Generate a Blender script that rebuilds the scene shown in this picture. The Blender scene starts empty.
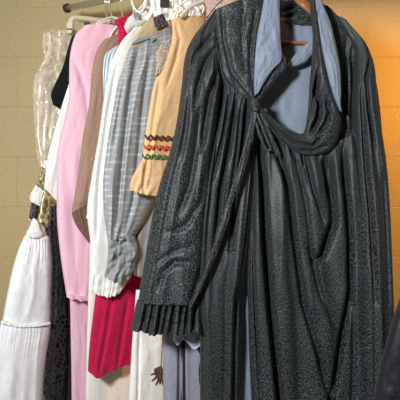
import bpy, bmesh, math, random
import numpy as np
from mathutils import Vector
random.seed(4)
S = bpy.context.scene
COL = S.collection
F = 560.0; ZC = 1.15; WALL = 2.30

def P(px, py, Y):
    return np.array([(px-200)/F*Y, Y, ZC-(py-200)/F*Y])
def rail_pt(px, off=0.0):
    Y = 1.8327/(1+.54*(px-200)/F)
    return np.array([(px-200)/F*Y, Y, ZC+.72+off])

# ------------------------------------------------------------------ materials
def new_mat(name):
    m = bpy.data.materials.new(name); m.use_nodes = True
    nt = m.node_tree; b = nt.nodes['Principled BSDF']
    return m, nt, b
def N(nt, typ, **kw):
    n = nt.nodes.new(typ)
    for k, v in kw.items():
        if k in n.inputs: n.inputs[k].default_value = v
        else: setattr(n, k, v)
    return n
def uvmap(nt, sx, sy):
    t = nt.nodes.new('ShaderNodeUVMap'); mp = nt.nodes.new('ShaderNodeMapping')
    mp.inputs['Scale'].default_value = (sx, sy, 1)
    nt.links.new(t.outputs[0], mp.inputs[0]); return mp.outputs[0]
def ramp(nt, fac, stops, interp='LINEAR'):
    r = nt.nodes.new('ShaderNodeValToRGB'); r.color_ramp.interpolation = interp
    e = r.color_ramp.elements
    while len(e) < len(stops): e.new(.5)
    for i, (p, c) in enumerate(stops):
        e[i].position = p; e[i].color = (*c, 1) if len(c) == 3 else c
    nt.links.new(fac, r.inputs[0]); return r.outputs[0]
def mixc(nt, fac, a, b, mode='MIX'):
    m = nt.nodes.new('ShaderNodeMix'); m.data_type = 'RGBA'; m.blend_type = mode
    for sock, v in ((m.inputs[0], fac), (m.inputs[6], a), (m.inputs[7], b)):
        if hasattr(v, 'is_linked') or hasattr(v, 'links'): nt.links.new(v, sock)
        elif isinstance(v, (int, float)): sock.default_value = v
        else: sock.default_value = (*v, 1)
    return m.outputs[2]
def mathn(nt, op, a, b=0.0):
    m = nt.nodes.new('ShaderNodeMath'); m.operation = op
    for i, v in enumerate((a, b)):
        if isinstance(v, (int, float)): m.inputs[i].default_value = v
        else: nt.links.new(v, m.inputs[i])
    return m.outputs[0]
def noise(nt, vec, scale=1.0, detail=2.0):
    n = nt.nodes.new('ShaderNodeTexNoise'); n.inputs['Scale'].default_value = scale
    n.inputs['Detail'].default_value = detail
    nt.links.new(vec, n.inputs['Vector']); return n.outputs[0]
def fabric(name, c1, c2, wu=300, wv=300, lo=.35, hi=.65, rough=.85, sheen=.15, bump=.25, bd=.001, st=.5):
    """woven cloth: two crossing thread noises between the dark and the light yarn colour"""
    m, nt, b = new_mat(name)
    a = noise(nt, uvmap(nt, wu, wv*st), 1, 2); c = noise(nt, uvmap(nt, wu*st, wv), 1, 2)
    f = mathn(nt, 'MULTIPLY', mathn(nt, 'ADD', a, c), .5)
    nt.links.new(ramp(nt, f, [(lo, c1), (hi, c2)]), b.inputs['Base Color'])
    b.inputs['Roughness'].default_value = rough
    b.inputs['Sheen Weight'].default_value = sheen
    b.inputs['Specular IOR Level'].default_value = .25
    bp = nt.nodes.new('ShaderNodeBump'); bp.inputs['Strength'].default_value = bump
    bp.inputs['Distance'].default_value = bd
    nt.links.new(f, bp.inputs['Height']); nt.links.new(bp.outputs[0], b.inputs['Normal'])
    return m
def plain(name, c, rough=.5, metal=0.0, spec=.5):
    m, nt, b = new_mat(name)
    b.inputs['Base Color'].default_value = (*c, 1); b.inputs['Roughness'].default_value = rough
    b.inputs['Metallic'].default_value = metal; b.inputs['Specular IOR Level'].default_value = spec
    return m

M = {}
M['tweed'] = fabric('charcoal_tweed', (.0018,.0028,.0036), (.145,.168,.178), 400, 400, .47, .72, .5, .03, .3)
M['tweed'].node_tree.nodes['Principled BSDF'].inputs['Specular IOR Level'].default_value = .3
M['lining'] = fabric('blue_lining', (.165,.205,.27), (.215,.255,.325), 200, 200, rough=.5, bump=.06)
M['pink'] = fabric('pink_knit', (.74,.42,.53), (.84,.55,.65), 380, 380, bump=.2)
M['brown'] = fabric('brown_knit', (.22,.13,.09), (.42,.28,.21), 420, 300, bump=.5)
M['brown_rib'] = fabric('brown_rib', (.11,.06,.04), (.22,.13,.09), 420, 300, bump=.4)
M['white'] = fabric('white_cotton', (.78,.79,.76), (.86,.86,.83), 160, 160, bump=.12)
M['cream'] = fabric('cream_cotton', (.74,.73,.68), (.84,.83,.78), 160, 160, bump=.12)
M['petti'] = fabric('petticoat_satin', (.74,.75,.78), (.82,.83,.85), 90, 90, rough=.45, bump=.08)
M['crimson'] = fabric('crimson_cotton', (.42,.004,.05), (.58,.012,.085), 200, 200, sheen=.05, bump=.12)
M['tan'] = fabric('tan_cotton', (.66,.40,.19), (.78,.52,.28), 220, 220, bump=.15)
M['mauve'] = fabric('mauve_cotton', (.21,.21,.26), (.29,.29,.35), 260, 260, bump=.15)
M['velvet'] = fabric('black_velvet', (.003,.003,.004), (.010,.010,.012), 300, 300, rough=1, sheen=.0)
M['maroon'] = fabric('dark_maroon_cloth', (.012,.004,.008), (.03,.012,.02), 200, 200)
M['blacksat'] = fabric('black_satin', (.008,.009,.012), (.02,.022,.028), 120, 120, rough=.4, bump=.1)
M['paleblue'] = fabric('pale_blue_cotton', (.40,.50,.62), (.52,.60,.72), 200, 200, bump=.1)
M['taupe'] = fabric('taupe_cloth', (.13,.08,.055), (.22,.15,.11), 300, 300)
M['leather'] = plain('brown_cord', (.07,.03,.018), .7)
M['chrome'] = plain('chrome', (.88,.85,.78), .30, .85)
M['cap'] = plain('dark_cap', (.05,.02,.012), .35)
M['wood'] = fabric('hanger_wood', (.20,.07,.025), (.36,.14,.05), 30, 400, rough=.35, bump=.05)
M['wplastic'] = plain('white_plastic', (.80,.80,.77), .28)
M['bplastic'] = plain('beige_plastic', (.62,.55,.42), .3)
M['pad'] = fabric('beige_padding', (.44,.34,.20), (.56,.45,.28), 200, 200, bump=.1)
M['black'] = plain('black_plastic', (.008,.008,.009), .4)
M['steel'] = plain('steel_clip', (.35,.34,.33), .3, 1.0)
M['rick_brown'] = plain('brown_trim', (.045,.015,.008), .8)
M['rick_orange'] = plain('orange_trim', (.62,.085,.02), .8)
M['rick_green'] = plain('green_trim', (.04,.16,.04), .8)

def grey_stripe():
    m, nt, b = new_mat('grey_checked_cotton')
    v = uvmap(nt, 1, 1)
    sep = nt.nodes.new('ShaderNodeSeparateXYZ'); nt.links.new(v, sep.inputs[0])
    def band(sock, per, w):
        f = mathn(nt, 'FRACT', mathn(nt, 'DIVIDE', sock, per)); return mathn(nt, 'LESS_THAN', f, w)
    h = band(sep.outputs[1], .0165, .36); w2 = band(sep.outputs[0], .019, .22)
    gate = mathn(nt, 'GREATER_THAN', noise(nt, uvmap(nt, 22, 40), 1, 0), .47)
    base = ramp(nt, noise(nt, uvmap(nt, 300, 300)), [(.35, (.25,.265,.275)), (.65, (.34,.355,.365))])
    c = mixc(nt, mathn(nt, 'MULTIPLY', mathn(nt, 'MULTIPLY', h, gate), .42), base, (.62,.65,.66))
    c = mixc(nt, mathn(nt, 'MULTIPLY', w2, .15), c, (.62,.65,.66))
    nt.links.new(c, b.inputs['Base Color']); b.inputs['Roughness'].default_value = .9
    b.inputs['Specular IOR Level'].default_value = .2
    return m
M['grey'] = grey_stripe()
M['greyplain'] = fabric('grey_cotton', (.24,.255,.265), (.35,.365,.375), 260, 260, bump=.15)
def stripe_blue():
    m, nt, b = new_mat('blue_white_stripe')
    sep = nt.nodes.new('ShaderNodeSeparateXYZ'); nt.links.new(uvmap(nt, 1, 1), sep.inputs[0])
    f = mathn(nt, 'FRACT', mathn(nt, 'DIVIDE', sep.outputs[0], .014))
    nt.links.new(ramp(nt, f, [(0, (.70,.74,.76)), (.4, (.20,.38,.52)), (.85, (.72,.75,.76))], 'CONSTANT'), b.inputs['Base Color'])
    b.inputs['Roughness'].default_value = .85; return m
M['bstripe'] = stripe_blue()
def blotch(name, stops, scale, rough=.6, metal=0.0, smooth=False, bump=.5):
    m, nt, b = new_mat(name)
    n = noise(nt, uvmap(nt, scale, scale), 1, 1)
    nt.links.new(ramp(nt, n, stops, 'LINEAR' if smooth else 'CONSTANT'), b.inputs['Base Color'])
    b.inputs['Roughness'].default_value = rough; b.inputs['Metallic'].default_value = metal
    bp = nt.nodes.new('ShaderNodeBump'); bp.inputs['Strength'].default_value = bump; bp.inputs['Distance'].default_value = .004
    nt.links.new(n, bp.inputs['Height']); nt.links.new(bp.outputs[0], b.inputs['Normal'])
    return m
M['gold'] = blotch('gold_brocade', [(.36,(.13,.085,.035)), (.52,(.36,.27,.13)), (.68,(.66,.57,.38))], 70, .4, .35, True)
M['print'] = blotch('brown_cream_print', [(0,(.62,.54,.42)), (.46,(.20,.12,.08)), (.54,(.62,.54,.42)), (.64,(.16,.11,.09))], 150, .8, 0)
M['darkprint'] = blotch('plum_lace_print', [(0,(.025,.012,.018)), (.52,(.17,.13,.14)), (.62,(.03,.015,.02))], 130, .7, 0)
M['floral'] = blotch('floral_print', [(0,(.50,.42,.36)), (.42,(.30,.12,.20)), (.5,(.60,.52,.44)), (.58,(.62,.30,.04)), (.66,(.10,.06,.08))], 120, .8, 0)
def lace():
    m, nt, b = new_mat('black_lace')
    b.inputs['Base Color'].default_value = (.012,.012,.015,1); b.inputs['Roughness'].default_value = .6
    vo = nt.nodes.new('ShaderNodeTexVoronoi'); vo.feature = 'DISTANCE_TO_EDGE'; vo.inputs['Scale'].default_value = 1
    nt.links.new(uvmap(nt, 75, 60), vo.inputs['Vector'])
    a = mathn(nt, 'LESS_THAN', vo.outputs[0], .11)
    g = mathn(nt, 'GREATER_THAN', noise(nt, uvmap(nt, 55, 45), 1, 1), .56)
    al = mathn(nt, 'MAXIMUM', a, g)
    nt.links.new(al, b.inputs['Alpha']); return m
M['lace'] = lace()
def bagmat():
    m, nt, b = new_mat('clear_plastic_film')
    b.inputs['Base Color'].default_value = (.86,.79,.66,1); b.inputs['Roughness'].default_value = .12
    b.inputs['Alpha'].default_value = .34; b.inputs['Specular IOR Level'].default_value = .9
    bp = nt.nodes.new('ShaderNodeBump'); bp.inputs['Strength'].default_value = .8; bp.inputs['Distance'].default_value = .006
    nt.links.new(noise(nt, uvmap(nt, 38, 24), 1, 3), bp.inputs['Height']); nt.links.new(bp.outputs[0], b.inputs['Normal'])
    return m
M['film'] = bagmat()
M['taffeta'] = blotch('silver_beige_taffeta', [(.3,(.44,.36,.25)), (.5,(.60,.52,.39)), (.65,(.85,.78,.64))], 26, .35, .3, True)

def wallmat():
    m, nt, b = new_mat('painted_block')
    tc = nt.nodes.new('ShaderNodeTexCoord')
    mp = nt.nodes.new('ShaderNodeMapping'); mp.inputs['Rotation'].default_value = (math.radians(90),0,0)
    nt.links.new(tc.outputs['Object'], mp.inputs[0])
    mp.inputs['Location'].default_value = (.016, 0, 0)
    n1 = noise(nt, tc.outputs['Object'], 1.7, 2); n2 = noise(nt, tc.outputs['Object'], 90, 3)
    c = ramp(nt, n1, [(.3,(.36,.295,.14)), (.7,(.43,.355,.18))])
    c = mixc(nt, .35, c, ramp(nt, n2, [(.3,(.33,.27,.13)), (.7,(.48,.40,.22))]))
    nt.links.new(c, b.inputs['Base Color']); b.inputs['Roughness'].default_value = .55
    bp = nt.nodes.new('ShaderNodeBump'); bp.inputs['Strength'].default_value = .5; bp.inputs['Distance'].default_value = .003
    nt.links.new(n2, bp.inputs['Height']); nt.links.new(bp.outputs[0], b.inputs['Normal'])
    return m
M['wall'] = wallmat()
M['floor'] = fabric('grey_floor', (.16,.14,.12), (.24,.21,.18), 8, 8, bump=.05)
M['ceil'] = plain('ceiling_paint', (.62,.57,.48), .9)

# ------------------------------------------------------------------ object helpers
def thing(name, label, cat, loc, group=None):
    o = bpy.data.objects.new(name, None); COL.objects.link(o); o.empty_display_size = .05
    o.location = tuple(float(v) for v in loc); o['label'] = label; o['category'] = cat
    if group: o['group'] = group
    return o
def obj(name, verts, faces, mat, parent=None, uv=None, smooth=True, label=None):
    V = np.array(verts, dtype=float)
    if parent is not None:
        off = np.zeros(3); q = parent
        while q is not None: off += np.array(q.location); q = q.parent
        V = V-off
    me = bpy.data.meshes.new(name)
    me.from_pydata([tuple(v) for v in V.tolist()], [], faces)
    if uv is not None:
        l = me.uv_layers.new(name='UVMap')
        idx = np.empty(len(me.loops), dtype=np.int32); me.loops.foreach_get('vertex_index', idx)
        l.data.foreach_set('uv', np.asarray(uv, dtype=np.float32)[idx].ravel())
    else:
        l = me.uv_layers.new(name='UVMap')
        idx = np.empty(len(me.loops), dtype=np.int32); me.loops.foreach_get('vertex_index', idx)
        l.data.foreach_set('uv', V[idx][:, [0, 2]].astype(np.float32).ravel())
    bm = bmesh.new(); bm.from_mesh(me); bmesh.ops.recalc_face_normals(bm, faces=bm.faces); bm.to_mesh(me); bm.free()
    if smooth: me.polygons.foreach_set('use_smooth', [True]*len(me.polygons))
    me.materials.append(mat)
    o = bpy.data.objects.new(name, me); COL.objects.link(o)
    if parent is not None: o.parent = parent
    if label: o['label'] = label
    return o

def hash2(ix, iy, s):
    h = np.sin(ix*127.1+iy*311.7+s*74.7)*43758.5453
    return h-np.floor(h)
def vnoise(x, y, s=0):
    ix = np.floor(x); iy = np.floor(y); fx = x-ix; fy = y-iy
    fx = fx*fx*(3-2*fx); fy = fy*fy*(3-2*fy)
    a = hash2(ix, iy, s); b = hash2(ix+1, iy, s); c = hash2(ix, iy+1, s); d = hash2(ix+1, iy+1, s)
    return (a*(1-fx)+b*fx)*(1-fy)+(c*(1-fx)+d*fx)*fy
def interp_rows(A, n):
    """A: (k, m) control values, Catmull-Rom resampled to n rows"""
    k = len(A); t = np.linspace(0, k-1, n); i = np.clip(np.floor(t).astype(int), 0, k-2); f = (t-i)[:, None]
    p1 = A[i]; p2 = A[i+1]
    p0 = np.where((i > 0)[:, None], A[np.maximum(i-1, 0)], 2*A[0]-A[min(1, k-1)])
    p3 = np.where((i < k-2)[:, None], A[np.minimum(i+2, k-1)], 2*A[k-1]-A[k-2])
    return .5*((2*p1)+(-p0+p2)*f+(2*p0-5*p1+4*p2-p3)*f*f+(-p0+3*p1-3*p2+p3)*f**3)
def env(v, e):
    if isinstance(e, (int, float)): return np.full_like(v, float(e))
    return np.interp(v, np.linspace(0, 1, len(e)), e)

def cloth(name, rows, Y, mat, parent, nu=60, nv=80, bulge=.02, back=.01, thick=.005, folds=(), creases=(),
          slope=0.0, ref=100, hem=0.0, seed=1, wr=.002, wrs=(5, 9), pw=4, label=None, jag=0.0):
    """a draped piece of cloth. rows: outlines from the shoulder to the hem as seen from the front (each a list of
    points), Y its distance, bulge/back how far it swells to front and back, folds = (count, depth, seed, warp)"""
    k = max(len(r) for r in rows)
    A = []
    for r in rows:
        r = np.array([(p+(0,))[:3] for p in r], dtype=float)
        if len(r) < k:
            t = np.linspace(0, 1, len(r)); T = np.linspace(0, 1, k)
            r = np.stack([np.interp(T, t, r[:, j]) for j in range(3)], 1)
        A.append(interp_rows(r, nu).ravel())
    G = interp_rows(np.array(A), nv).reshape(nv, nu, 3)
    u = np.linspace(0, 1, nu)[None, :].repeat(nv, 0); v = np.linspace(0, 1, nv)[:, None].repeat(nu, 1)
    X = G[..., 0].copy(); Z = G[..., 1].copy(); D = G[..., 2].copy()
    e = np.sqrt(np.clip(1-np.abs(2*u-1)**pw, 0, 1))
    disp = np.zeros_like(X); hemf = np.zeros_like(X)
    for (n, amp, sd, warp) in folds:
        rg = np.random.RandomState(int(sd*101+n*7))
        m = max(2, int(round(n*1.25))); f = np.zeros_like(u)
        for i in range(m):
            c0 = (i+.5+rg.uniform(-.38, .38))/m; w = rg.uniform(.24, .46)/m*1.15
            a = rg.uniform(.45, 1.0); dr = rg.uniform(-1, 1)*warp*.5/m
            cc = c0+dr*(v-.3)+warp*.35/m*(vnoise(v*2.6+i*3.1, u*0+i, sd)-.5)*2
            x = (u-cc)/w; x = np.where(x > 0, x*1.35, x*.85)       # steeper on one side, as folded cloth is
            life = .65+.35*np.sin(v*rg.uniform(2, 5)+rg.uniform(0, 6))
            g1 = a*life*np.exp(-np.abs(x)**2.0)
            f = np.maximum(f, g1)*.75+.25*(f+g1)
        if n < 8:                                                      # loose drape: irregular rolls that lean, merge and fade
            q = u*n*1.25+sd*3.7+warp*1.2*(vnoise(v*1.6, u*1.1, sd+2)-.5)
            r1 = 1-np.abs(2*vnoise(q, v*.9+sd, sd+4)-1); r2 = vnoise(q*1.9+7, v*1.5, sd+9)
            f = .42*f+.60*r1+.22*r2
        disp += env(v, amp)*f*1.15; hemf += f
    disp += wr*2*(vnoise(u*wrs[0], v*wrs[1], seed)-.5)+wr*(vnoise(u*wrs[0]*2.3, v*wrs[1]*2.1, seed+5)-.5)
    for c in creases:
        pts, w, d = c[0], c[1], c[2]
        best = np.full_like(X, 1e9); par = np.zeros_like(X); n = len(pts)-1
        for i in range(n):
            ax, ay = pts[i]; bx, by = pts[i+1]; dx, dy = bx-ax, by-ay
            t = np.clip(((X-ax)*dx+(Z-ay)*dy)/(dx*dx+dy*dy), 0, 1)
            dd = np.hypot(X-ax-t*dx, Z-ay-t*dy); m = dd < best
            best = np.where(m, dd, best); par = np.where(m, (i+t)/n, par)
        tap = np.interp(par, [0, .12, .8, 1], c[3] if len(c) > 3 else [.3, 1, 1, .3])
        disp -= d*tap*np.exp(-(best/w)**2)
    if hem: Z = Z+hem*np.clip((v-.75)/.25, 0, 1)*(hemf-.5)
    if jag: X = X+jag*(vnoise(v*14+u*2, u*0+seed, seed)-.5)*np.abs(2*u-1)**3
    base = Y+slope*(X-ref)/100+D
    bulge = env(v, bulge)
    Yf = base-bulge*e-disp*np.clip(e*1.6, 0, 1)
    Yb = base+thick+back*e
    Yb = np.maximum(Yb, Yf+thick*.6)
    def w3(YY, ref_Y):
        return np.stack([(X-200)/F*ref_Y, YY, ZC-(Z-200)/F*ref_Y], -1)
    Vf = w3(Yf, base-bulge*e*.7); Vb = w3(Yb, base)
    nvt = nu*nv
    V = np.concatenate([Vf.reshape(-1, 3), Vb.reshape(-1, 3)])
    faces = []
    for j in range(nv-1):
        r0 = j*nu
        for i in range(nu-1):
            a = r0+i
            faces.append((a, a+1, a+nu+1, a+nu)); faces.append((a+nvt, a+nu+nvt, a+nu+1+nvt, a+1+nvt))
    for j in range(nv-1):
        a = j*nu; b = a+nu; faces.append((a, b, b+nvt, a+nvt))
        a = j*nu+nu-1; b = a+nu; faces.append((b, a, a+nvt, b+nvt))
    for i in range(nu-1):
        faces.append((i+1, i, i+nvt, i+1+nvt)); a = (nv-1)*nu+i; faces.append((a, a+1, a+1+nvt, a+nvt))
    width = np.abs(np.diff(X, axis=1)).sum(1).mean()/F*Y; length = np.abs(np.diff(Z, axis=0)).sum(0).mean()/F*Y
    du = np.linalg.norm(np.diff(Vf, axis=1), axis=2).sum(1).mean(); dv = np.linalg.norm(np.diff(Vf, axis=0), axis=2).sum(0).mean()
    UV = np.stack([u*du, (1-v)*dv], -1).reshape(-1, 2); UV = np.concatenate([UV, UV])
    return obj(name, V, faces, mat, parent, UV, True, label)

def tube(name, pts, r, mat, parent, seg=10, closed=False, label=None, sub=6, flat=1.0):
    pts = np.array(pts, dtype=float)
    if sub > 1 and len(pts) > 2: pts = interp_rows(pts, (len(pts)-1)*sub+1)
    n = len(pts); V = []; UV = []; faces = []
    rr = np.interp(np.linspace(0, 1, n), np.linspace(0, 1, len(r)), r) if isinstance(r, (list, tuple)) else np.full(n, r)
    up = np.array([0, 1, 0.]); L = 0
    for i in range(n):
        t = pts[min(i+1, n-1)]-pts[max(i-1, 0)]; t = t/(np.linalg.norm(t)+1e-9)
        a = np.cross(t, up)
        if np.linalg.norm(a) < .05: a = np.cross(t, np.array([1., 0, 0]))
        a /= np.linalg.norm(a); b = np.cross(a, t)
        if i: L += np.linalg.norm(pts[i]-pts[i-1])
        for s in range(seg):
            th = 2*math.pi*s/seg
            V.append(pts[i]+rr[i]*(math.cos(th)*a+flat*math.sin(th)*b)); UV.append((L, s/seg*.05))
    for i in range(n-1):
        for s in range(seg):
            faces.append((i*seg+s, i*seg+(s+1) % seg, (i+1)*seg+(s+1) % seg, (i+1)*seg+s))
    faces.append(tuple(range(seg))[::-1]); faces.append(tuple((n-1)*seg+s for s in range(seg)))
    return obj(name, V, faces, mat, parent, UV, True, label)
def slab(name, poly, Y, t, mat, parent, slope=0, ref=100, bev=.001, label=None):
    """a small solid plate with a given outline"""
    bm = bmesh.new()
    pts = [P(p[0], p[1], Y+slope*(p[0]-ref)/100) for p in poly]
    vs = [bm.verts.new(p) for p in pts]; f = bm.faces.new(vs)
    r = bmesh.ops.extrude_face_region(bm, geom=[f])
    for g in r['geom']:
        if isinstance(g, bmesh.types.BMVert): g.co.y += t
    bmesh.ops.bevel(bm, geom=list(bm.edges), offset=bev, segments=2, affect='EDGES')
    V = [tuple(v.co) for v in bm.verts]; bm.verts.index_update(); Fc = [tuple(v.index for v in f.verts) for f in bm.faces]
    bm.free(); return obj(name, V, Fc, mat, parent, None, False, label)
def box(name, lo, hi, mat, kind=None, parent=None):
    x0, y0, z0 = lo; x1, y1, z1 = hi
    V = [(x0,y0,z0),(x1,y0,z0),(x1,y1,z0),(x0,y1,z0),(x0,y0,z1),(x1,y0,z1),(x1,y1,z1),(x0,y1,z1)]
    Fc = [(0,3,2,1),(4,5,6,7),(0,1,5,4),(1,2,6,5),(2,3,7,6),(3,0,4,7)]
    o = obj(name, V, Fc, mat, parent, None, False)
    if kind: o['kind'] = kind
    return o

# ------------------------------------------------------------------ the room
def block_wall():
    """painted concrete block: courses 0.205 high with recessed joints, real relief"""
    ch = .205; bw = .41; j = .0028; z0 = -0.02
    zs = []; z = 0.0
    V = []; Fc = []
    def quad(a, b, c, d):
        n = len(V); V.extend([a, b, c, d]); Fc.append((n, n+1, n+2, n+3))
    x0, x1 = -1.6, 1.6; zt = 2.6
    off = ZC-(57-200)/F*WALL      # height of one joint
    k0 = math.floor((0-off)/ch); row = k0
    while off+row*ch < zt:
        za, zb = off+row*ch, off+(row+1)*ch
        s = (0 if row % 2 == 0 else bw/2)+.272
        c = math.floor((x0-s)/bw)
        while s+c*bw < x1:
            xa, xb = s+c*bw, s+(c+1)*bw
            A, B = max(xa, x0), min(xb, x1); C, D = max(za, 0), min(zb, zt)
            if B-A > .02 and D-C > .02:
                yb, yf = WALL+.0012, WALL
                i = [(A, yb, C), (B, yb, C), (B, yb, D), (A, yb, D)]
                f = [(A+j, yf, C+j), (B-j, yf, C+j), (B-j, yf, D-j), (A+j, yf, D-j)]
                quad(*f)
                for q in range(4):
                    quad(i[q], i[(q+1) % 4], f[(q+1) % 4], f[q])
            c += 1
        row += 1
    # slab behind
    o = obj('wall_back', V, Fc, M['wall'], None, None, False); o['kind'] = 'structure'
    box('wall_left', (-1.7, -1.2, 0), (-1.6, WALL, 2.6), M['ceil'], 'structure')
    box('wall_right', (1.6, -1.2, 0), (1.7, WALL, 2.6), M['ceil'], 'structure')
    box('floor', (-1.7, -1.2, -.06), (1.7, WALL+.05, 0), M['floor'], 'structure')
    box('ceiling', (-1.7, -1.2, 2.6), (1.7, WALL+.05, 2.66), M['ceil'], 'structure')
block_wall()

# ------------------------------------------------------------------ rail
rk = thing('clothes_rail', 'chrome clothes rail running above the garments with a dark round end cap', 'clothes rail', rail_pt(68))
dirv = rail_pt(300)-rail_pt(68); dirv /= np.linalg.norm(dirv)
a0 = rail_pt(68); a1 = rail_pt(68)+dirv*1.45
tube('rail_tube', [a0, a1], .0125, M['chrome'], rk, seg=20)
tube('end_cap', [a0-dirv*.014, a0-dirv*.012, a0, a0+dirv*.006], [.008, .0165, .0175, .016], M['cap'], rk, seg=20, sub=2)
for t in (.42, 1.30):
    p = a0+dirv*t
    tube('dropper', [p+np.array([0, 0, .012]), (p[0], p[1], 2.6)], .009, M['chrome'], rk, seg=12, sub=1)

def hook_path(px, apex):
    """hook: up from the neck, over the rail and down behind"""
    c = rail_pt(px); r = .0165; n = np.array([-dirv[1], dirv[0], 0])     # across the rail
    if n[1] < 0: n = -n
    pts = [np.array(apex)]
    q = c-n*r; q[2] -= .02
    pts.append((np.array(apex)*.5+q*.5)); pts.append(q)
    for a in range(0, 211, 30):
        th = math.radians(a)
        pts.append(c+n*(-r*math.cos(th))+np.array([0, 0, r*math.sin(th)]))
    return pts
def hanger(name, label, hook_px, apex, ends, mat, r=.0045, bar=None, group=None, hookmat='chrome', flat=1.0, armr=None):
    """apex/ends are (px, py, Y). body tube, lower bar and a metal hook"""
    ap = P(*apex); L = P(*ends[0]); R = P(*ends[1])
    t = thing(name, label, 'hanger', ap, group)
    def arm(E):
        m1 = ap*.72+E*.28; m1[2] += .006; m2 = ap*.3+E*.7; m2[2] += .012
        return [m1, m2, E]
    tube('arm', [ap]+arm(L), armr or r, M[mat], t, flat=flat); tube('arm', [ap]+arm(R), armr or r, M[mat], t, flat=flat)
    if bar is not None:
        dz = np.array([0, 0, -bar])
        tube('bar', [L+dz*.1, L*.95+R*.05+dz, L*.5+R*.5+dz, L*.05+R*.95+dz, R+dz*.1], r*.85, M[mat], t)
    tube('hook', hook_path(hook_px, ap), .0030, M[hookmat], t, seg=8)
    return t

# ------------------------------------------------------------------ far left: bagged garment, velvet, costume, petticoat
SL = .20
def Yc(c, px): return c+SL*(px-100)/100
g = thing('skirt_hanger', 'beige plastic clip hanger at the far left end of the rail, above the bagged garment', 'hanger', P(92, 20, Yc(2.10, 92)))
c = 2.09
tube('bar', [P(70, 24, Yc(c, 70)), P(72.5, 18.5, Yc(c, 72)), P(80, 18, Yc(c, 80)), P(98, 20, Yc(c, 98)), P(118, 23, Yc(c, 118)), P(134, 26, Yc(c, 134))], .0095, M['bplastic'], g, flat=.6)
for px in (69.5, 133):
    cl = slab('clip', [(px-3, 22), (px+3, 22), (px+3, 30), (px+1.5, 33), (px-3, 33)], Yc(c, px)-.010, .02, M['bplastic'], g)
    tube('clip_spring', [P(px-2.6, 29, Yc(c, px)-.012), P(px+2.6, 29, Yc(c, px)-.012)], .0028, M['steel'], cl, sub=1)
slab('size_marker', [(84, 21.5), (90, 21.8), (90, 24.5), (84, 24.3)], Yc(c, 87)-.013, .012, M['black'], g, label='small black size marker')
tube('hook', hook_path(108, P(107.5, 20, Yc(c, 108))), .0036, M['chrome'], g, seg=8)

g = thing('bagged_garment', 'silvery beige garment in clear plastic film, hanging farthest left on the rail', 'garment bag', P(50, 190, 2.05))
cloth('taffeta_dress', [[(46,33),(60,31),(80,31)], [(46,50),(60,50),(84,50)], [(39,72),(60,70),(84,70)], [(37,100),(60,98),(80,100)],
      [(37,140),(55,140),(80,140)], [(40,170),(55,170),(78,172)], [(44,215),(60,215),(78,215)]], 2.14, M['taffeta'], g, 50, 80,
      bulge=.014, back=.008, folds=[(4, .010, 2, .4)], slope=SL, wr=.004)
cloth('film_bag', [[(42,33),(58,31),(86,30)], [(43,50),(60,50),(88,50)], [(45,64),(60,64),(88,64)], [(36,72),(60,73),(88,74)], [(33,98),(60,98),(84,100)],
      [(35,140),(55,140),(84,140)], [(39,165),(55,170),(82,172)], [(43,205),(60,215),(80,215)]], 2.14, M['film'], g, 70, 100,
      bulge=.030, back=.018, folds=[(4, .007, 5, 1.8)], slope=SL, wr=.010, wrs=(9, 22), jag=2.5)

g = thing('velvet_top', 'black velvet sleeve just left of the pink sweater', 'garment', P(62, 110, 2.0))
cloth('sleeve', [[(72,36),(84,34)], [(68,48),(86,46)], [(63,66),(84,66)], [(56,82),(82,86)], [(51,94),(78,98)], [(53,105),(66,112)]],
      2.065, M['velvet'], g, 24, 40, bulge=.012, back=.008, slope=SL, pw=2.5)
g = thing('costume_dress', 'white costume dress whose sleeves end in gold brocade bands and black lace', 'dress', P(50, 235, 1.95))
cloth('sleeve', [[(70,80),(84,80)], [(62,105),(78,105)], [(53,135),(74,135)], [(47,160),(70,165)], [(44,185),(62,200)], [(43,196),(58,210)]],
      2.045, M['white'], g, 30, 60, bulge=.014, back=.006, folds=[(2.5, .007, 3, .3)], slope=SL, pw=2.5)
cloth('cuff_band', [[(44,188),(50,194),(58,203)], [(40,207),(48,212),(57,217)], [(37.5,221),(42,226),(49,227)], [(39,230),(42,233),(45,233)]], 2.028, M['gold'], g, 24, 24,
      bulge=.010, back=.004, slope=SL, pw=3, label='gold brocade cuff')
cloth('back_sleeve', [[(45,160),(52,162)], [(40,176),(50,180)], [(35,186),(46,193)], [(30,196),(42,204)], [(31,206),(40,210)], [(28,219),(38,224)]], 2.075, M['white'], g, 24, 40,
      bulge=.008, back=.004, slope=SL, pw=3)
cloth('gold_band', [[(41,166),(47,171)], [(39,176),(46,181)], [(36,185),(44.5,191)]], 2.060, M['gold'], g, 20, 16, bulge=.009, back=.002, slope=SL, pw=3, label='gold brocade band')
cloth('lace_band', [[(31,202),(39,206)], [(30,211),(37,215)], [(28.5,218),(35.5,222)]], 2.060, M['darkprint'], g, 20, 16, bulge=.009, back=.002, slope=SL, pw=3, label='black lace band')
cloth('skirt', [[(46,200),(60,205),(78,205)], [(44,230),(60,235),(78,235)], [(42,300),(56,300),(80,300)], [(40,420),(56,425),(84,425)]], 2.10, M['white'], g, 30, 30,
      bulge=.008, back=.006, slope=SL, folds=[(5, .006, 3, .3)])

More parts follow.
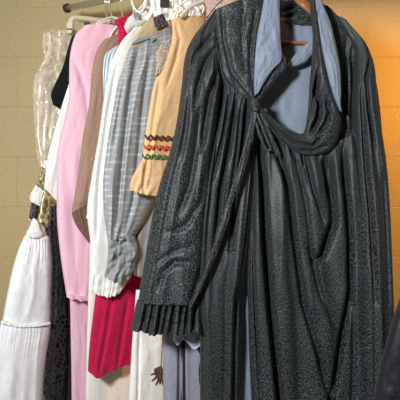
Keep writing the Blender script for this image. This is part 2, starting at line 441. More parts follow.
cloth('tab', [[(35,219),(39,223)], [(32,226),(41,230)], [(27,231),(43,235)], [(26,236),(36,239)]], 1.972, M['white'], g, 20, 20, bulge=.010, back=.006, slope=SL, pw=2.5)
cloth('bodice', [[(90,34),(112,28)], [(80,44),(112,42)], [(76,80),(104,80)], [(72,130),(98,130)], [(66,200),(90,200)]], 2.035, M['white'], g, 20, 40, bulge=.008, back=.004, slope=SL)
hanger('plastic_hanger', 'white plastic hanger of the white costume dress, mostly hidden behind the pink dress', 110, (107,20,Yc(2.035,107)), [(92,34,Yc(2.035,92)), (128,32,Yc(2.035,128))], 'wplastic', .004, group='white plastic hangers')
g = thing('lace_skirt', 'long black lace skirt hanging between the white petticoat and the pink dress', 'skirt', P(60, 425, 1.97))
cloth('underskirt', [[(55,208),(84,208)], [(58,260),(86,260)], [(55,320),(88,320)], [(53,425),(90,425)]], 2.05, M['maroon'], g, 40, 60, bulge=.010, back=.005,
      folds=[(5, .008, 4, .3)], slope=SL, label='dark maroon underskirt')
cloth('lace_layer', [[(50,206),(60,206)], [(48,235),(62,235)], [(51,262),(63,262)], [(49,300),(66,300)], [(44,350),(68,350)], [(42,385),(66,385)], [(50,408),(66,412)]], 2.02, M['lace'], g, 40, 90,
      bulge=.012, back=.002, folds=[(3, .007, 7, .3)], slope=SL, jag=2)

g = thing('petticoat', 'white tiered petticoat in the lower left corner, gathered at waist and knee', 'petticoat', P(25, 430, 1.86))
pc = 2.00
cloth('waistband', [[(33,218),(38,222),(45,228)], [(29,228),(37,231),(46,234)], [(26,236),(36,240),(49,238)]], pc, M['white'], g, 30, 20, bulge=.014, back=.012, slope=SL, pw=2.5,
      folds=[(3, .004, 2, .3)])
cloth('upper_tier', [[(25,235),(36,239),(50,237)], [(20,246),(36,250),(51,250)], [(14,264),(34,268),(52,266)], [(8,290),(32,294),(51,292)], [(2,322),(25,326),(50,324)]], pc, M['petti'], g, 110, 80,
      bulge=.03, back=.03, folds=[(13, [.006,.005,.001,.0,.0], 5, .5), (3, [.002,.008,.014,.012,.006], 9, .5)], slope=SL, pw=2.5)
cloth('lower_tier', [[(2,321),(25,325),(50,322)], [(-1,330),(25,333),(50,332)], [(-5,355),(22,360),(46,358)], [(-10,390),(20,396),(43,392)], [(-14,430),(20,436),(43,432)]], pc, M['petti'], g, 110, 70,
      bulge=.034, back=.03, folds=[(14, [.005,.003,.0,.0], 3, .5), (3, [.002,.008,.012,.012], 6, .5)], slope=SL, pw=2.5)
cloth('gather_seam', [[(1,321),(25,325),(50.5,322)], [(0.5,323.5),(25,327.5),(50.5,324.5)]], pc-.033, M['white'], g, 60, 6, bulge=.008, back=.004, slope=SL, pw=2.5, folds=[(15, .003, 4, .4)])

# ------------------------------------------------------------------ pink
g = thing('pink_dress', 'long pink knitted dress with a scalloped sleeve hem, left of the brown knit', 'dress', P(80, 425, 1.95))
cloth('sleeve', [[(84,26),(100,25),(124,27)], [(75,36),(95,36),(128,38)], [(70,55),(90,55),(126,55)], [(69,80),(88,80),(122,80)], [(69,100),(86,100),(118,100)], [(62,132),(84,132),(112,132)],
      [(58,155),(80,155),(108,155)], [(57,190),(78,190),(104,190)], [(57,220),(78,220),(100,220)], [(61,260),(78,260),(96,260)], [(66,293),(78,297),(92,297)]], 1.965, M['pink'], g, 80, 150,
      bulge=.030, back=.008, folds=[(2.2, [.004,.008,.008,.008,.004], 8, .35)], slope=SL, pw=3,
      creases=[([(72,60),(78,66),(86,90),(89,120)], 3, .010), ([(66,155),(72,200),(74,250)], 5, .006)], wr=.003)
cloth('scalloped_trim', [[(66,291),(78,295),(92,295)], [(66.5,296),(78,300),(92,300)]], 1.958, M['pink'], g, 60, 10, bulge=.030, back=.0, slope=SL, pw=3, folds=[(6, .007, 3, .2)], hem=3)
cloth('skirt', [[(70,285),(94,285)], [(70,300),(92,300)], [(71,350),(92,350)], [(72,425),(92,425)]], 2.00, M['pink'], g, 50, 50, bulge=.016, back=.006, folds=[(1.6, .010, 4, .3)], slope=SL)
hanger('plastic_hanger', 'white plastic hanger inside the pink dress', 112, (112,17,Yc(2.0,112)), [(92,30,Yc(1.965,92)), (134,30,Yc(2.0,134))], 'wplastic', .004, group='white plastic hangers')

# ------------------------------------------------------------------ brown
g = thing('brown_sweater', 'brown knitted sweater with a drooping tapered sleeve', 'sweater', P(85, 250, 1.87))
cloth('sleeve', [[(104,40),(122,34),(134,34)], [(97,50),(112,46),(134,46)], [(92,70),(108,68),(130,68)], [(89,105),(102,105),(124,105)], [(83,135),(98,135),(120,135)],
      [(79,165),(92,165),(114,165)], [(74,198),(86,200),(106,202)], [(72,212),(82,214),(100,215)], [(78,228),(86,232),(98,232)], [(88,241),(92,243),(97,243)]], 1.915, M['brown'], g, 70, 120,
      bulge=.024, back=.006, folds=[(2, .006, 5, .3)], slope=SL, pw=2.6, creases=[([(72,208),(86,206),(98,195)], 3, .008), ([(78,222),(86,218),(96,210)], 2.5, .006)], wr=.003)
cloth('cuff', [[(71.5,213),(80,208),(92,200)], [(74,221),(82,218),(93,212)], [(79,230),(86,230),(94,226)], [(88,242),(91,243),(95,242)]], 1.898, M['brown_rib'], g, 40, 30, bulge=.016, back=.003, slope=SL, pw=2.6, folds=[(8, .005, 4, .4)], label='darker ribbed cuff')
hanger('plastic_hanger', 'white plastic hanger inside the brown sweater', 124, (123,20,Yc(1.95,123)), [(107,44,Yc(1.915,107)), (136,44,Yc(1.94,136))], 'wplastic', .004, group='white plastic hangers')

# ------------------------------------------------------------------ cream skirt, blue stripe, crimson
g = thing('cream_skirt', 'long cream skirt showing below the crimson skirt hem', 'skirt', P(105, 425, 1.88))
cloth('skirt_panel', [[(90,200),(128,200)], [(89,270),(132,270)], [(88,300),(134,300)], [(86,360),(136,360)], [(85,425),(140,425)]], 1.925, M['cream'], g, 60, 60, bulge=.014, back=.006,
      folds=[(2.2, .014, 3, .5)], slope=SL)
g = thing('striped_shirt', 'blue and white striped shirt between the brown sweater and the white blouse', 'shirt', P(106, 110, 1.86))
cloth('sleeve', [[(112,49),(122,44)], [(105,55),(120,54)], [(103,68),(117,68)], [(103,82),(113,84)], [(104,104),(110,106)]], 1.872, M['bstripe'], g, 30, 30, bulge=.012, back=.006, slope=SL, pw=2.5,
      folds=[(1.5, .004, 2, .2)])
g = thing('crimson_dress', 'crimson dress, its collar near the rail and its skirt below the white cuff', 'dress', P(110, 375, 1.83))
cloth('collar', [[(122,17),(127,14),(131,13)], [(114,21),(124,22),(133,20)], [(118,28),(126,28),(134,28)], [(118,37),(126,36),(135,35)], [(121,44),(128,44),(136,44)]], 1.848, M['crimson'], g, 30, 30, bulge=.010, back=.006, slope=SL, pw=3,
      creases=[([(122,20),(127,30),(126,40)], 1.8, .006)])
cloth('bodice', [[(118,40),(136,42)], [(116,90),(140,90)], [(112,160),(140,160)], [(106,230),(140,230)], [(100,285),(140,285)]], 1.862, M['crimson'], g, 30, 40, bulge=.006, back=.004, slope=SL)
cloth('skirt', [[(98,262),(120,262),(142,262)], [(96,290),(118,292),(142,292)], [(93,315),(118,316),(143,318)], [(90,340),(114,342),(141,344)], [(88,368),(100,374),(115,368),(139,364)]], 1.845, M['crimson'], g, 100, 80,
      bulge=.016, back=.008, folds=[(2.6, [.006,.014,.024,.026], 6, .6)], slope=SL, hem=5, creases=[([(113,295),(108,330),(100,372)], 2.2, .016), ([(128,300),(122,340),(118,368)], 2, .014)])
hanger('plastic_hanger', 'white plastic hanger under the crimson collar with a grey size tab', 134, (134,14,Yc(1.86,134)), [(122,30,Yc(1.862,122)), (150,30,Yc(1.862,150))], 'wplastic', .0045, group='white plastic hangers')

# ------------------------------------------------------------------ white blouse
g = thing('white_blouse', 'white blouse with a long puffed sleeve and gathered cuff', 'blouse', P(108, 300, 1.80))
wc = 1.815
cloth('sleeve', [[(134,28),(148,26)], [(122,41),(152,36)], [(112,60),(150,56)], [(107,80),(146,80)], [(103,105),(140,105)], [(98,140),(134,140)], [(92,175),(130,175)], [(87,210),(130,210)],
      [(90,240),(132,240)], [(90,262),(134,262)], [(90,278),(130,278)]], wc, M['white'], g, 90, 150, bulge=.026, back=.006,
      folds=[(2.4, [.004,.012,.016,.016,.014,.014], 7, .6)], slope=SL, pw=2.6, creases=[([(117,70),(108,120),(100,180),(97,240)], 2.2, .010)], wr=.003)
cloth('cuff', [[(91,272),(108,276),(130,278)], [(89,282),(108,286),(126,284)], [(89,291),(106,297),(120,294)]], wc-.018, M['white'], g, 70, 24, bulge=.014, back=.012, folds=[(9, .005, 4, .4)], slope=SL, pw=2.6, hem=2,
      label='gathered frilled cuff')
cloth('sleeve_placket', [[(89,206),(96,208)], [(86,218),(93,222)]], wc-.010, M['white'], g, 10, 10, bulge=.005, back=.002, slope=SL)
hanger('plastic_hanger', 'white plastic hanger whose curved hook dips into view left of the ruffled blouse', 150, (143,6,Yc(wc,143)+.02), [(131,24,Yc(wc,131)), (176,24,Yc(wc,176)+.03)], 'wplastic', .0058, group='white plastic hangers')
tube('hook_loop', [P(131,-8,1.87), P(132,2,1.87), P(135,9,1.87), P(139.5,12,1.87), P(143.5,9,1.87), P(146,2,1.87), P(147,-8,1.87)], .0035, M['wplastic'], [o for o in bpy.data.objects if 'curved hook' in str(o.get('label', ''))][0])

_h = [o for o in bpy.data.objects if 'curved hook' in str(o.get('label', ''))][0]
cloth('shoulder_flare', [[(124,27),(127,33)], [(129,17),(133,28)], [(138,13),(141,25)], [(147,10),(150,20)]], wc-.02, M['wplastic'], _h, 16, 30, bulge=.009, back=.005, slope=SL, pw=2.5, wr=0)
slab('size_tab', [(133,12), (139,12.5), (139.5,19), (134,18.5)], wc+.03, .005, M['steel'], _h, label='small grey size tab')
# ------------------------------------------------------------------ grey blouse
g = thing('grey_blouse', 'grey checked blouse with a gathered sleeve cuff, left of the tan blouse', 'blouse', P(125, 285, 1.75))
gc = 1.715
cloth('sleeve', [[(137,41),(152,30),(174,18)], [(130,47),(150,41),(176,34)], [(124,65),(148,62),(178,60)], [(118,84),(142,84),(176,84)], [(112,115),(136,115),(172,115)], [(107,145),(132,145),(165,145)],
      [(103,182),(128,182),(160,182)], [(104,212),(124,214),(150,212)], [(107,236),(118,240),(134,238)]], gc, M['grey'], g, 130, 150, bulge=.034, back=.006,
      folds=[(5, [.002,.012,.015,.016,.018,.014], 4, .35)], slope=SL, pw=2.8, wr=.003,
      creases=[([(138,52),(132,80),(127,120),(122,170),(118,225)], 2.2, .018), ([(150,60),(144,100),(139,150),(134,200),(126,232)], 2.2, .016), ([(128,60),(121,100),(114,150)], 1.8, .008)])
cloth('cuff', [[(107,234),(120,236),(135,236)], [(108,248),(120,250),(138,250)], [(107,262),(120,264),(135,264)], [(104,276),(116,281),(130,279)]], gc-.022, M['greyplain'], g, 90, 60, bulge=.020, back=.010, folds=[(5, .006, 4, .8)],
      slope=SL, pw=2.6, wr=.012, wrs=(5, 6), hem=3, creases=[([(112,262),(122,254),(132,258)], 1.6, .012), ([(108,250),(118,246),(128,240)], 1.6, .010), ([(118,276),(124,268),(134,268)], 1.6, .01)], label='crumpled gathered cuff')
cloth('body', [[(150,50),(185,40)], [(146,110),(185,110)], [(142,170),(180,170)], [(136,215),(172,215)], [(131,245),(168,245)], [(134,275),(165,280)]], gc+.03, M['greyplain'], g, 60, 60, bulge=.02, back=.004,
      folds=[(4, .012, 6, .3)], slope=SL, creases=[([(150,190),(140,225),(134,245)], 2, .014)])
cloth('collar_band', [[(131,44),(137,43)], [(138,38),(143,41)], [(148,36),(150,39)], [(156,38),(152,42)]], gc-.045, M['greyplain'], g, 10, 30, bulge=.003, back=.003, slope=SL)
h = hanger('padded_hanger', 'beige wide shouldered hanger showing above the grey blouse', 190, (176,12,Yc(gc,176)+.02), [(134,48,Yc(gc,134)+.012), (214,40,Yc(gc,214)+.02)], 'pad', .006, flat=.8)
cloth('shoulder_pad', [[(131,46),(133,50)], [(137,33),(144,46)], [(146,22),(154,38)], [(156,16),(164,32)], [(166,10),(172,27)]], gc-.026, M['pad'], h, 20, 40, bulge=.012, back=.006, slope=SL, pw=2.5)
cloth('printed_label', [[(153,18),(163,13)], [(154.5,25),(166,20)], [(158,30),(168,25)]], gc-.044, M['darkprint'], h, 16, 16, bulge=.003, back=.003, slope=SL, label='dark label with a pale lacy pattern')

# ------------------------------------------------------------------ ruffled white dress behind the tan blouse
g = thing('ruffled_blouse', 'white ruffled dress hanging between the grey and the tan blouse', 'dress', P(150, 425, 1.78))
rc = 1.72
cloth('ruffled_neck', [[(150,-14),(170,-16),(198,-14)], [(150,0),(172,-2),(206,0)], [(153,14),(172,12),(204,14)], [(160,24),(176,22),(204,24)]], rc-.02, M['white'], g, 110, 40, bulge=.018, back=.006, folds=[(9, .014, 4, .6)], slope=SL, pw=3, hem=3, wr=.008)
cloth('bodice', [[(178,16),(200,18)], [(174,60),(200,60)], [(168,180),(200,180)], [(160,300),(200,300)]], rc-.03, M['white'], g, 20, 40, bulge=.006, back=.004, slope=SL)
cloth('skirt', [[(136,290),(170,290)], [(133,330),(170,330)], [(131,360),(170,360)], [(127,425),(172,425)]], rc-.01, M['white'], g, 70, 60, bulge=.018, back=.006, folds=[(2.2, .014, 3, .5)], slope=SL,
      creases=[([(140,330),(138,425)], 1.5, .01)])
h = hanger('plastic_hanger', 'white plastic hanger with a black square size tab', 172, (168,-8,1.84), [(150,12,1.81), (200,12,1.86)], 'wplastic', .005, group='white plastic hangers')
slab('size_tab', [(160,-1), (169.5,-1), (169.5,7), (160,6.5)], 1.79, .006, M['black'], h, label='black square size tab')
tube('strap', [P(155,-8,1.80), P(153,4,1.80), P(150,14,1.80), P(146,20,1.80)], .007, M['wplastic'], h, flat=.4)
# clear ribbed hanger right of it
h = hanger('ribbed_hanger', 'pale ribbed plastic hanger just above the tan collar', 205, (190,-2,1.80), [(168,20,1.775), (222,4,1.80)], 'wplastic', .004)
for i in range(7):
    x = 171+i*5.2
    tube('rib', [P(x, 9-i*.9, 1.775), P(x+1.5, 14-i*.9, 1.77), P(x, 20-i*1.1, 1.775)], .0028, M['wplastic'], h)

# ------------------------------------------------------------------ tan blouse
g = thing('tan_blouse', 'tan blouse with brown, orange and green zigzag trim above a ruffled cuff', 'blouse', P(145, 195, 1.68))
tc_ = 1.625
cloth('sleeve', [[(171,20),(186,17),(206,17)], [(172,36),(186,34),(206,34)], [(164,56),(182,54),(204,52)], [(154,84),(176,82),(200,80)], [(149,110),(170,110),(196,110)], [(145,135),(164,135),(192,135)],
      [(142,160),(162,160),(188,160)]], tc_, M['tan'], g, 80, 110, bulge=.022, back=.008, folds=[(3, [.003,.006,.008,.010], 5, .3)], slope=SL, pw=2.6,
      creases=[([(176,24),(180,40),(176,60),(166,90)], 2, .008), ([(160,80),(154,120),(150,158)], 1.8, .006)])
cloth('cuff_ruffle', [[(142,159),(152,160),(180,161)], [(137,168),(152,170),(180,172)], [(131,180),(150,184),(176,186)], [(129.5,190),(145,194),(172,197)]], tc_-.006, M['tan'], g, 90, 50, bulge=.024, back=.008,
      folds=[(5, [.004,.014,.018,.018], 7, .4)], slope=SL, pw=2.6, hem=2.5, creases=[([(147,162),(145,180),(144,192)], 1.8, .012)])
def rickrack(y0, x0, x1, mat):
    pts = []
    n = 2*int((x1-x0)/5.2)
    for i in range(n+1):
        x = x0+(x1-x0)*i/n; e = math.sqrt(max(0, 1-abs(2*(x-142)/50-1)**2.6))
        pts.append(P(x, y0+(2.2 if i % 2 else -2.2)+(x-x0)*.06, Yc(tc_, x)-.036-.001))
    tube('rickrack_trim', pts, .0027, M[mat], g, seg=6, sub=4, flat=.6)
rickrack(137, 145, 180, 'rick_brown'); rickrack(146.5, 143.5, 178, 'rick_orange'); rickrack(156, 142, 176, 'rick_green')
cloth('printed_lining', [[(160,46),(166,42),(172,38)], [(156,54),(164,52),(172,50)], [(156,66),(162,64),(168,62)], [(155,76),(158,75),(162,72)]], tc_-.012, M['print'], g, 24, 24, bulge=.010, back=.004, slope=SL, pw=3, label='brown and cream printed lining')
h = hanger('beige_hanger', 'beige plastic hanger at the neck of the tan blouse', 217, (215,-4,1.78), [(180,17,1.74), (246,14,1.80)], 'bplastic', .006)
tube('wire_hook', [P(207,18,1.60), P(211,12,1.60), P(217,5,1.62), P(225,-3,1.66), P(228,-14,1.70)], .0016, M['black'], h, label='thin black wire hook')
g = thing('floral_garment', 'small bit of floral print cloth at the top above the charcoal shoulder', 'garment', P(226, 60, 1.78))
cloth('cloth', [[(200,-12),(245,-14)], [(204,2),(248,-2)], [(206,12),(250,8)], [(206,60),(250,60)]], 1.76, M['floral'], g, 40, 30, bulge=.012, back=.006, folds=[(3, .006, 3, .3)])

# ------------------------------------------------------------------ mauve trousers, tassel, pale blue scallops (below the cuff)
g = thing('mauve_skirt', 'long mauve grey skirt under the dark ruffled cuff', 'skirt', P(185, 425, 1.72))
cloth('skirt_panel', [[(162,290),(212,290)], [(163,335),(212,335)], [(163,370),(212,370)], [(163,425),(214,425)]], 1.63, M['mauve'], g, 90, 60, bulge=.012, back=.005, folds=[(2.4, .014, 4, .3)],
      creases=[([(180,330),(179,425)], 1.6, .02), ([(184,330),(185,425)], 1.4, .02)])
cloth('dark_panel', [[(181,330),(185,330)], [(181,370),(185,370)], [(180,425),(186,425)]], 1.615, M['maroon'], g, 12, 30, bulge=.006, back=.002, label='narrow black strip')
g = thing('scalloped_blouse', 'pale blue scalloped hem peeping out below the dark ruffled cuff', 'blouse', P(188, 345, 1.68))
cloth('hem', [[(172,290),(212,290)], [(174,325),(212,325)], [(173,340),(178,345),(183,339),(188,343),(194,349),(201,345),(212,340)]], 1.575, M['paleblue'], g, 60, 40, bulge=.010, back=.004, folds=[(3, .004, 3, .2)])
g = thing('tassel', 'dark brown leather tassel hanging in front of the white skirt', 'tassel', P(158, 385, 1.70))
tube('cord', [P(163,330,1.70), P(162,350,1.70), P(161,368,1.70)], .0014, M['leather'], g)
for i, (dx, dy) in enumerate([(-9,14),(-5,18),(-1,17),(3,20),(0,9),(-10,8)]):
    tube('strand', [P(161,367,1.70), P(161+dx*.6,367+dy*.35,1.695), P(161+dx*.5,367+dy*.7,1.69), P(161+dx,367+dy,1.70)], [.004,.0035,.004,.0025], M['leather'], g)

# ------------------------------------------------------------------ the charcoal gown
g = thing('charcoal_gown', 'large charcoal tweed hooded gown lined in pale blue, filling the right half', 'gown', P(290, 440, 1.53))
GY = 1.53
V_ = .034
# left sleeve
cloth('sleeve', [[(213,12),(215,12),(218,13)], [(205,22),(211,22),(219,26)], [(196,33),(206,33),(220,38)], [(188,47),(204,47),(221,54)], [(184,62),(202,62),(221,72)], [(181,90),(200,90),(220,95)], [(176,125),(196,125),(216,128)], [(169,155),(190,156),(212,158)],
      [(158,190),(184,192),(208,192)], [(149,235),(176,236),(204,236)], [(143,270),(170,271),(202,270)], [(138,302),(168,304),(200,303)]], GY-.01, M['tweed'], g, 170, 260, bulge=[.018,.030,.038,.04,.04,.04], back=.02,
      folds=[(3, [.003,.008,.020,.022,.016,.012,.014], 4, .6)], pw=2.4, wr=.0015, seed=3,
      creases=[([(214,34),(205,44),(196,56),(190,70)], 2.4, .012), ([(216,48),(206,62),(198,85),(194,110)], 2.5, .016), ([(217,74),(210,96),(205,125),(202,150)], 3.2, .030),
               ([(188,90),(186,130),(182,160)], 2.5, .008), ([(200,110),(196,150),(190,185),(178,215)], 3, .013), ([(206,170),(202,200),(186,226),(168,232)], 3, .010),
               ([(190,262),(175,262),(163,272),(160,288)], 3, .012), ([(195,245),(176,250),(158,262)], 3, .007), ([(160,200),(154,240),(150,280)], 3, .006),
               ([(202,265),(196,285),(192,300)], 2.5, .012)])
cloth('cuff_ruffle', [[(137,300),(168,303),(201,301)], [(135,308,-.002),(167,310,-.002),(201,309,-.002)], [(133,320,-.008),(166,324,-.008),(201,322,-.008)], [(130,331,-.016),(165,335,-.016),(202,332,-.016)]], GY-.014, M['tweed'], g, 200, 50, bulge=.042, back=.022,
      folds=[(8, [.006,.014,.020,.024], 4, .6)], pw=2.4, hem=4,
      creases=[([(x+3, 303), (x+1, 315), (x-3+(x-168)*.08, 340)], 1.7, .022, [1,1,1,1]) for x in (144,151,159,165,172,180,186,193)], label='gathered ruffle cuff')
tube('cuff_seam', [P(138,302,GY-.018)] + [P(138+62*i/12, 302.5+1.2*math.sin(i*.4), GY-.018-.040*math.sqrt(max(0,1-abs(2*i/12-1)**2.4))) for i in range(1,12)] + [P(200,302,GY-.018)], .0022, M['tweed'], g, sub=2)

# left front skirt panel
cloth('left_front', [[(216,72),(228,82),(242,92),(256,103)], [(214,100),(228,102),(242,106),(257,112)], [(206,150),(222,150),(240,150),(254,150)], [(200,200),(216,200),(233,200),(250,200)], [(199,250),(211,250),(228,250),(245,250)],
      [(199,290),(209,290),(224,290),(240,292)], [(200,340),(209,340),(224,340),(240,342)], [(200,400),(209,400),(222,400),(238,402)], [(199,440),(208,440),(220,440),(236,442)]], GY+.012, M['tweed'], g, 170, 240, bulge=.024, back=.004,
      folds=[(8, [.008,.012,.006,.001,0,0,0], 6, .3), (3.2, [.0,.012,.026,.030,.030,.030], 11, .7)], pw=4, seed=7,
      creases=[([(222,84),(216,120),(206,165),(200,210)], 3, .040), ([(236,96),(230,140),(220,190),(214,250)], 2.2, .030), ([(247,100),(243,140),(236,190),(230,250)], 2.2, .034),
               ([(230,95),(224,130),(213,180)], 1.5, .014), ([(242,100),(237,150),(228,210)], 1.4, .012), ([(236,290),(234,350),(232,430)], 2.6, .03)])
# cape yoke (hood, left side)
cloth('hood_left', [[(213,11),(230,4),(250,-3),(268,-10)], [(215,24),(230,20),(246,16),(265,8)], [(217,42),(230,40),(244,38),(259,32)], [(219,58),(231,58),(243,57),(256,55)], [(222,74),(232,76),(243,76),(255,76)], [(231,86),(238,90),(246,93),(256,96)], [(248,99),(251,101),(254,102),(257,104)]],
      GY-.035, M['tweed'], g, 110, 130, bulge=.022, back=.004, pw=4, wr=.003, seed=9,
      creases=[([(222,10),(224,40),(232,72),(248,92)], 2.5, .008), ([(244,0),(242,40),(246,80)], 3, .005), ([(256,10),(250,50),(252,90)], 2.2, .010)])
# gathers below the yoke: short piping line
tube('yoke_seam', [P(216,44,GY-.046), P(219.5,60,GY-.052), P(224,78,GY-.052), P(234,89,GY-.052), P(246,97,GY-.054), P(256,104,GY-.05)], .0016, M['tweed'], g)
# back panel with its lining, seen through the neck
cloth('back_lining', [[(262,20),(290,18),(320,20)], [(256,60),(290,60),(330,60)], [(254,110),(290,110),(336,110)], [(252,160),(290,165),(340,165)], [(244,260),(290,260),(350,260)], [(228,350),(290,350),(360,350)], [(226,440),(290,440),(360,440)]],
      GY+.055, M['lining'], g, 80, 100, bulge=.006, back=.006, wr=.004, folds=[(3, .006, 5, .3)], label='pale blue lining')
cloth('slit_lining', [[(244,296),(250,296)], [(241,330),(252,330)], [(238,400),(255,400)], [(236,440),(258,440)]], GY+.045, M['lining'], g, 20, 40, bulge=.006, back=.003, label='pale blue lining in the front slit')
cloth('back_shell', [[(216,14),(262,4),(290,10),(325,10),(358,46)], [(200,80),(250,80),(290,80),(330,80),(376,80)], [(196,200),(250,200),(290,200),(330,200),(386,200)], [(196,440),(250,440),(290,440),(330,440),(392,440)]],
      GY+.085, M['tweed'], g, 80, 60, bulge=.004, back=.012, folds=[(8, .004, 3, .2)])
cloth('neck_piece', [[(276,20),(284,19),(290,19)], [(277,34),(285,36),(290,36)], [(278,52),(286,52),(291,48)], [(279,62),(285,66),(289,62)]], GY+.045, M['taupe'], g, 20, 30, bulge=.006, back=.003, label='brown piece of cloth inside the neck')  # small taupe brown piece set just before the blue lining at the neck
cloth('back_collar', [[(278,0),(292,-2),(306,0),(316,-2)], [(280,8),(293,8),(305,10),(316,10)], [(281,17),(293,19),(306,20),(318,20)], [(281,22),(293,25),(306,26),(318,26)]], GY+.06, M['tweed'], g, 60, 36, bulge=.026, back=.008, folds=[], wr=.004,
      creases=[([(284,12),(295,6),(310,8)], 1.8, .012), ([(286,18),(298,13),(312,16)], 1.6, .010)])
# left lapel
cloth('left_lapel', [[(265,-8),(272,-8),(280,-8)], [(261,14),(270,14),(280,16)], [(257,36),(268,38),(281,42)], [(255,56),(266,58),(282,60)], [(254,78),(260,76),(273,70)], [(254.5,96),(256,95),(259,92)]], GY-.045, M['lining'], g, 50, 80, bulge=.010, back=.004, pw=3,
      creases=[([(258,50),(268,42),(272,30)], 3, .004)], label='pale blue lapel lining')
cloth('lapel_edge', [[(281,50),(286,60)], [(282,58),(287,68)], [(274,69),(282,74)], [(265,81),(271,86)], [(257,93),(261,99)], [(254.5,99),(257,105)]], GY-.030, M['tweed'], g, 16, 60, bulge=.010, back=.006, pw=2.5)
# collar flap inside
cloth('collar_flap', [[(287,66),(289,67)], [(290,61),(297,66)], [(298,51),(306,62)], [(307,43),(313,54)], [(316,36),(320,50)]], GY+.010, M['lining'], g, 30, 50, bulge=.010, back=.004, pw=3, label='pale blue collar flap')
# hood / cowl, right side
cow = [[(256,99),(256,104),(256,109)], [(264,110),(265,117),(265,124)], [(277,122),(278,131),(280,140)], [(291,130),(293,142),(297,153)], [(303,133),(309,145),(315,156)], [(307,118),(318,130),(333,149)], [(309,98),(322,112),(342,126)],
       [(310,80),(320,92),(339,110)], [(312,60),(318,68),(329,84)], [(313,36),(316,42),(323,56)], [(311,14),(314,18),(319,28)], [(309,-8),(312,-8),(315,-6)]]
cloth('hood_right', cow, GY-.035, M['tweed'], g, 90, 260, bulge=.030, back=.010, pw=3, wr=.003, seed=12,
      creases=[([(264,116),(278,131),(294,142),(312,146),(326,134)], 1.7, .016), ([(312,132),(318,118),(320,104),(316,90),(318,78)], 2.6, .030), ([(318,70),(314,95),(311,118)], 1.8, .012),
               ([(326,100),(330,112),(326,124),(318,136)], 2.6, .018), ([(300,150),(312,151),(326,146)], 1.8, .010)])
cloth('right_lapel', [[(314,-8),(320,-8)], [(314,4),(324,6)], [(316,22),(331,24)], [(320,42),(336,44)], [(325,64),(340,66)], [(330,84),(341,86)], [(335,100),(341,104)], [(340,110),(342,112)]], GY-.048, M['lining'], g, 40, 90, bulge=.012, back=.004, pw=3,
      creases=[([(320,10),(318,16)], 2, .006)], label='pale blue lapel lining')
# right shoulder, sleeve, skirt
cloth('right_shoulder', [[(318,2),(326,6),(334,12)], [(320,20),(334,22),(348,27)], [(320,45),(340,45),(360,45)], [(320,80),(342,80),(364,78)], [(316,120),(342,120),(366,120)], [(314,160),(342,160),(368,160)]], GY+.01, M['tweed'], g, 80, 110, bulge=.020, back=.006,
      creases=[([(346,40),(345,80),(344,130)], 2.5, .010), ([(352,50),(354,90),(352,130)], 2.4, .016)], wr=.003)
cloth('right_sleeve', [[(335,15),(345,20),(352,29)], [(346,34),(356,36),(364,42)], [(354,50),(362,50),(370,54)], [(354,72),(364,72),(375,72)], [(352,110),(364,110),(378,110)], [(353,155),(368,155),(385,155)], [(355,200),(372,200),(389,200)], [(357,260),(374,260),(392,260)],
      [(358,320),(376,320),(394,320)], [(360,380),(378,380),(396,380)], [(362,440),(380,440),(398,440)]], GY-.006, M['tweed'], g, 100, 220, bulge=[.014,.022,.034,.036,.036,.036,.036], back=.02, pw=2.4, folds=[(2.4, [.004,.016,.024,.026,.026], 3, .6)], seed=5,
      creases=[([(368,60),(364,80),(366,110),(372,150)], 1.8, .014), ([(360,90),(362,150),(368,220),(372,300)], 2.4, .014), ([(380,170),(384,230),(386,300)], 2.2, .008)])
top = [(257,107),(268,121),(282,134),(300,146),(322,150),(345,138),(366,132)]
cloth('right_front', [top, [(256,130),(268,136),(282,146),(300,156),(322,160),(345,152),(367,148)], [(254,170),(268,172),(286,176),(304,180),(324,180),(346,176),(370,172)],
      [(251,215),(268,216),(286,218),(306,220),(328,220),(350,218),(374,216)], [(248,265),(266,266),(286,268),(308,268),(330,268),(354,268),(379,268)],
      [(248,310),(268,312),(290,314),(312,314),(336,314),(358,314),(384,314)], [(250,370),(272,372),(294,372),(316,372),(340,372),(364,372),(390,372)], [(254,440),(276,440),(298,440),(322,440),(346,440),(370,440),(396,440)]],
      GY-.002, M['tweed'], g, 300, 280, bulge=.026, back=.01, pw=6, seed=14, wr=.004,
      folds=[(5, [.006,.020,.028,.030,.030,.030], 5, .7), (15, [.014,.008,.001,0,0,0,0], 8, .5)],
      creases=[([(257,120),(262,180),(264,230),(270,310),(279,400),(283,440)], 3.2, .055, [.5,1,1,1]), ([(262,116),(276,150),(288,190),(292,230),(302,300),(322,372),(334,420)], 2.8, .026),
               ([(304,152),(312,190),(322,222)], 2.2, .016), ([(326,150),(330,190),(332,222),(320,256),(312,262)], 3.6, .030), ([(322,160),(328,200)], 2.4, .02),
               ([(340,140),(344,190),(348,240),(348,290),(338,350),(330,400)], 3.2, .030, [.3,1,1,.8]), ([(356,140),(362,190),(368,250),(372,310),(372,400)], 3, .034, [.3,1,1,1]),
               ([(306,240),(318,290),(336,330)], 3, .012), ([(292,150),(304,200),(310,250),(320,300)], 2.2, .010), ([(252,160),(252,230),(254,300),(260,400)], 1.6, .014),
               ([(274,128),(284,170),(286,210)], 1.8, .014), ([(288,145),(296,165)], 1.3, .012), ([(300,150),(302,168)], 1.3, .012), ([(350,290),(352,350),(350,420)], 2.6, .012)])
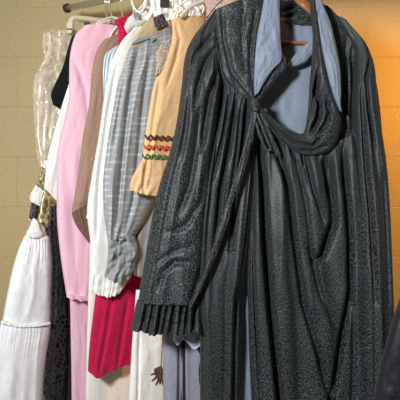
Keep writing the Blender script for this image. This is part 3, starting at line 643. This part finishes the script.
# knot and ties
bow = cloth('tie_knot', [[(251,98),(258,99)], [(250,104),(260,105)], [(252,111),(259,112)]], GY-.068, M['tweed'], g, 20, 20, bulge=.010, back=.008, pw=2)
cloth('long_tie', [[(253,108),(259,110)], [(248,130),(254,132)], [(240,160),(246,162)], [(229,195),(235,197)], [(218,230),(223,232)], [(206,265),(211,267)], [(193,296),(197,298)], [(188,307),(191,309)]], GY-.062, M['tweed'], g, 10, 120, bulge=.004, back=.003, pw=2.5)
cloth('short_tie', [[(256,106),(260,105)], [(262,120),(266,118)], [(268,136),(272,134)], [(274,150),(278,147)], [(276,157),(281,154)]], GY-.058, M['tweed'], g, 10, 50, bulge=.004, back=.003, pw=2.5)
tube('tie_loop', [P(256,110,GY-.062), P(262,126,GY-.066), P(268,142,GY-.066), P(271,148,GY-.064), P(267,150,GY-.062), P(261,138,GY-.062), P(256,122,GY-.062)], .0035, M['tweed'], g, flat=.5)

# wooden hanger inside the gown
hY = GY+.034
h = thing('wooden_hanger', 'brown wooden hanger with a trouser bar inside the neck of the charcoal gown', 'hanger', P(290, -12, hY+.05))
ap = P(290,-14,hY+.04)
tube('arm', [ap, P(300,0,hY-.005), P(314,12,hY-.01), P(335,26,hY), P(356,40,hY+.02)], [.012,.013,.012,.011,.009], M['wood'], h, flat=.55)
tube('arm', [ap, P(280,-4,hY+.04), P(262,8,hY+.05), P(240,20,hY+.04), P(218,32,hY+.02)], [.012,.013,.012,.011,.009], M['wood'], h, flat=.55)
tube('trouser_bar', [P(246,40,hY), P(275,42,hY), P(305,43,hY), P(340,45,hY)], .0048, M['wood'], h, sub=1)
tube('hook', hook_path(291, ap), .0025, M['chrome'], h, seg=8)

# ------------------------------------------------------------------ black garment in the lower right corner
g = thing('black_coat', 'black satin coat shoulder poking into the lower right corner', 'coat', P(420, 470, 1.42))
cloth('coat_body', [[(402,296),(412,292),(440,296)], [(394,318),(415,318),(460,320)], [(386,345),(415,348),(480,350)], [(379,372),(415,375),(490,376)], [(374,400),(415,402),(495,402)], [(370,450),(415,452),(498,452)]], 1.43, M['blacksat'], g, 60, 60,
      bulge=.03, back=.02, folds=[(3, .01, 3, .3)], pw=2.5)

# ------------------------------------------------------------------ camera and light
cam = bpy.data.cameras.new('camera'); co = bpy.data.objects.new('camera', cam); COL.objects.link(co)
co.location = (0, 0, ZC); co.rotation_euler = (math.radians(90), 0, 0)
cam.sensor_width = 36; cam.lens = 36*F/400; cam.clip_start = .05
S.camera = co
def light(name, typ, loc, target, energy, color, size=.2):
    l = bpy.data.lights.new(name, typ); l.energy = energy; l.color = color
    if typ == 'AREA': l.shape = 'DISK'; l.size = size
    elif typ in ('POINT', 'SPOT'): l.shadow_soft_size = size
    o = bpy.data.objects.new(name, l); COL.objects.link(o); o.location = loc
    o.rotation_euler = (Vector(target)-Vector(loc)).to_track_quat('-Z', 'Y').to_euler(); return o
light('key_lamp', 'AREA', (-.66, .05, ZC+.40), (0, 1.8, ZC-.1), 43, (.97, .985, 1), .22)
wl = light('warm_spot', 'SPOT', (1.35, 1.50, 1.75), (.72, 2.3, 1.30), 82, (1, .40, .05), .05)
wl.data.spot_size = math.radians(84); wl.data.spot_blend = .7
light('ceiling_lamp', 'AREA', (-.3, 1.3, 2.52), (-.2, 2.1, 1.6), 2.6, (1, .78, .46), .5)
w = bpy.data.worlds.new('World'); S.world = w; w.use_nodes = True
w.node_tree.nodes['Background'].inputs[0].default_value = (.5, .5, .52, 1); w.node_tree.nodes['Background'].inputs[1].default_value = .03
S.view_settings.view_transform = 'Standard'; S.view_settings.look = 'None'
S.view_settings.exposure = 0; S.view_settings.gamma = 1; S.view_settings.use_curve_mapping = False
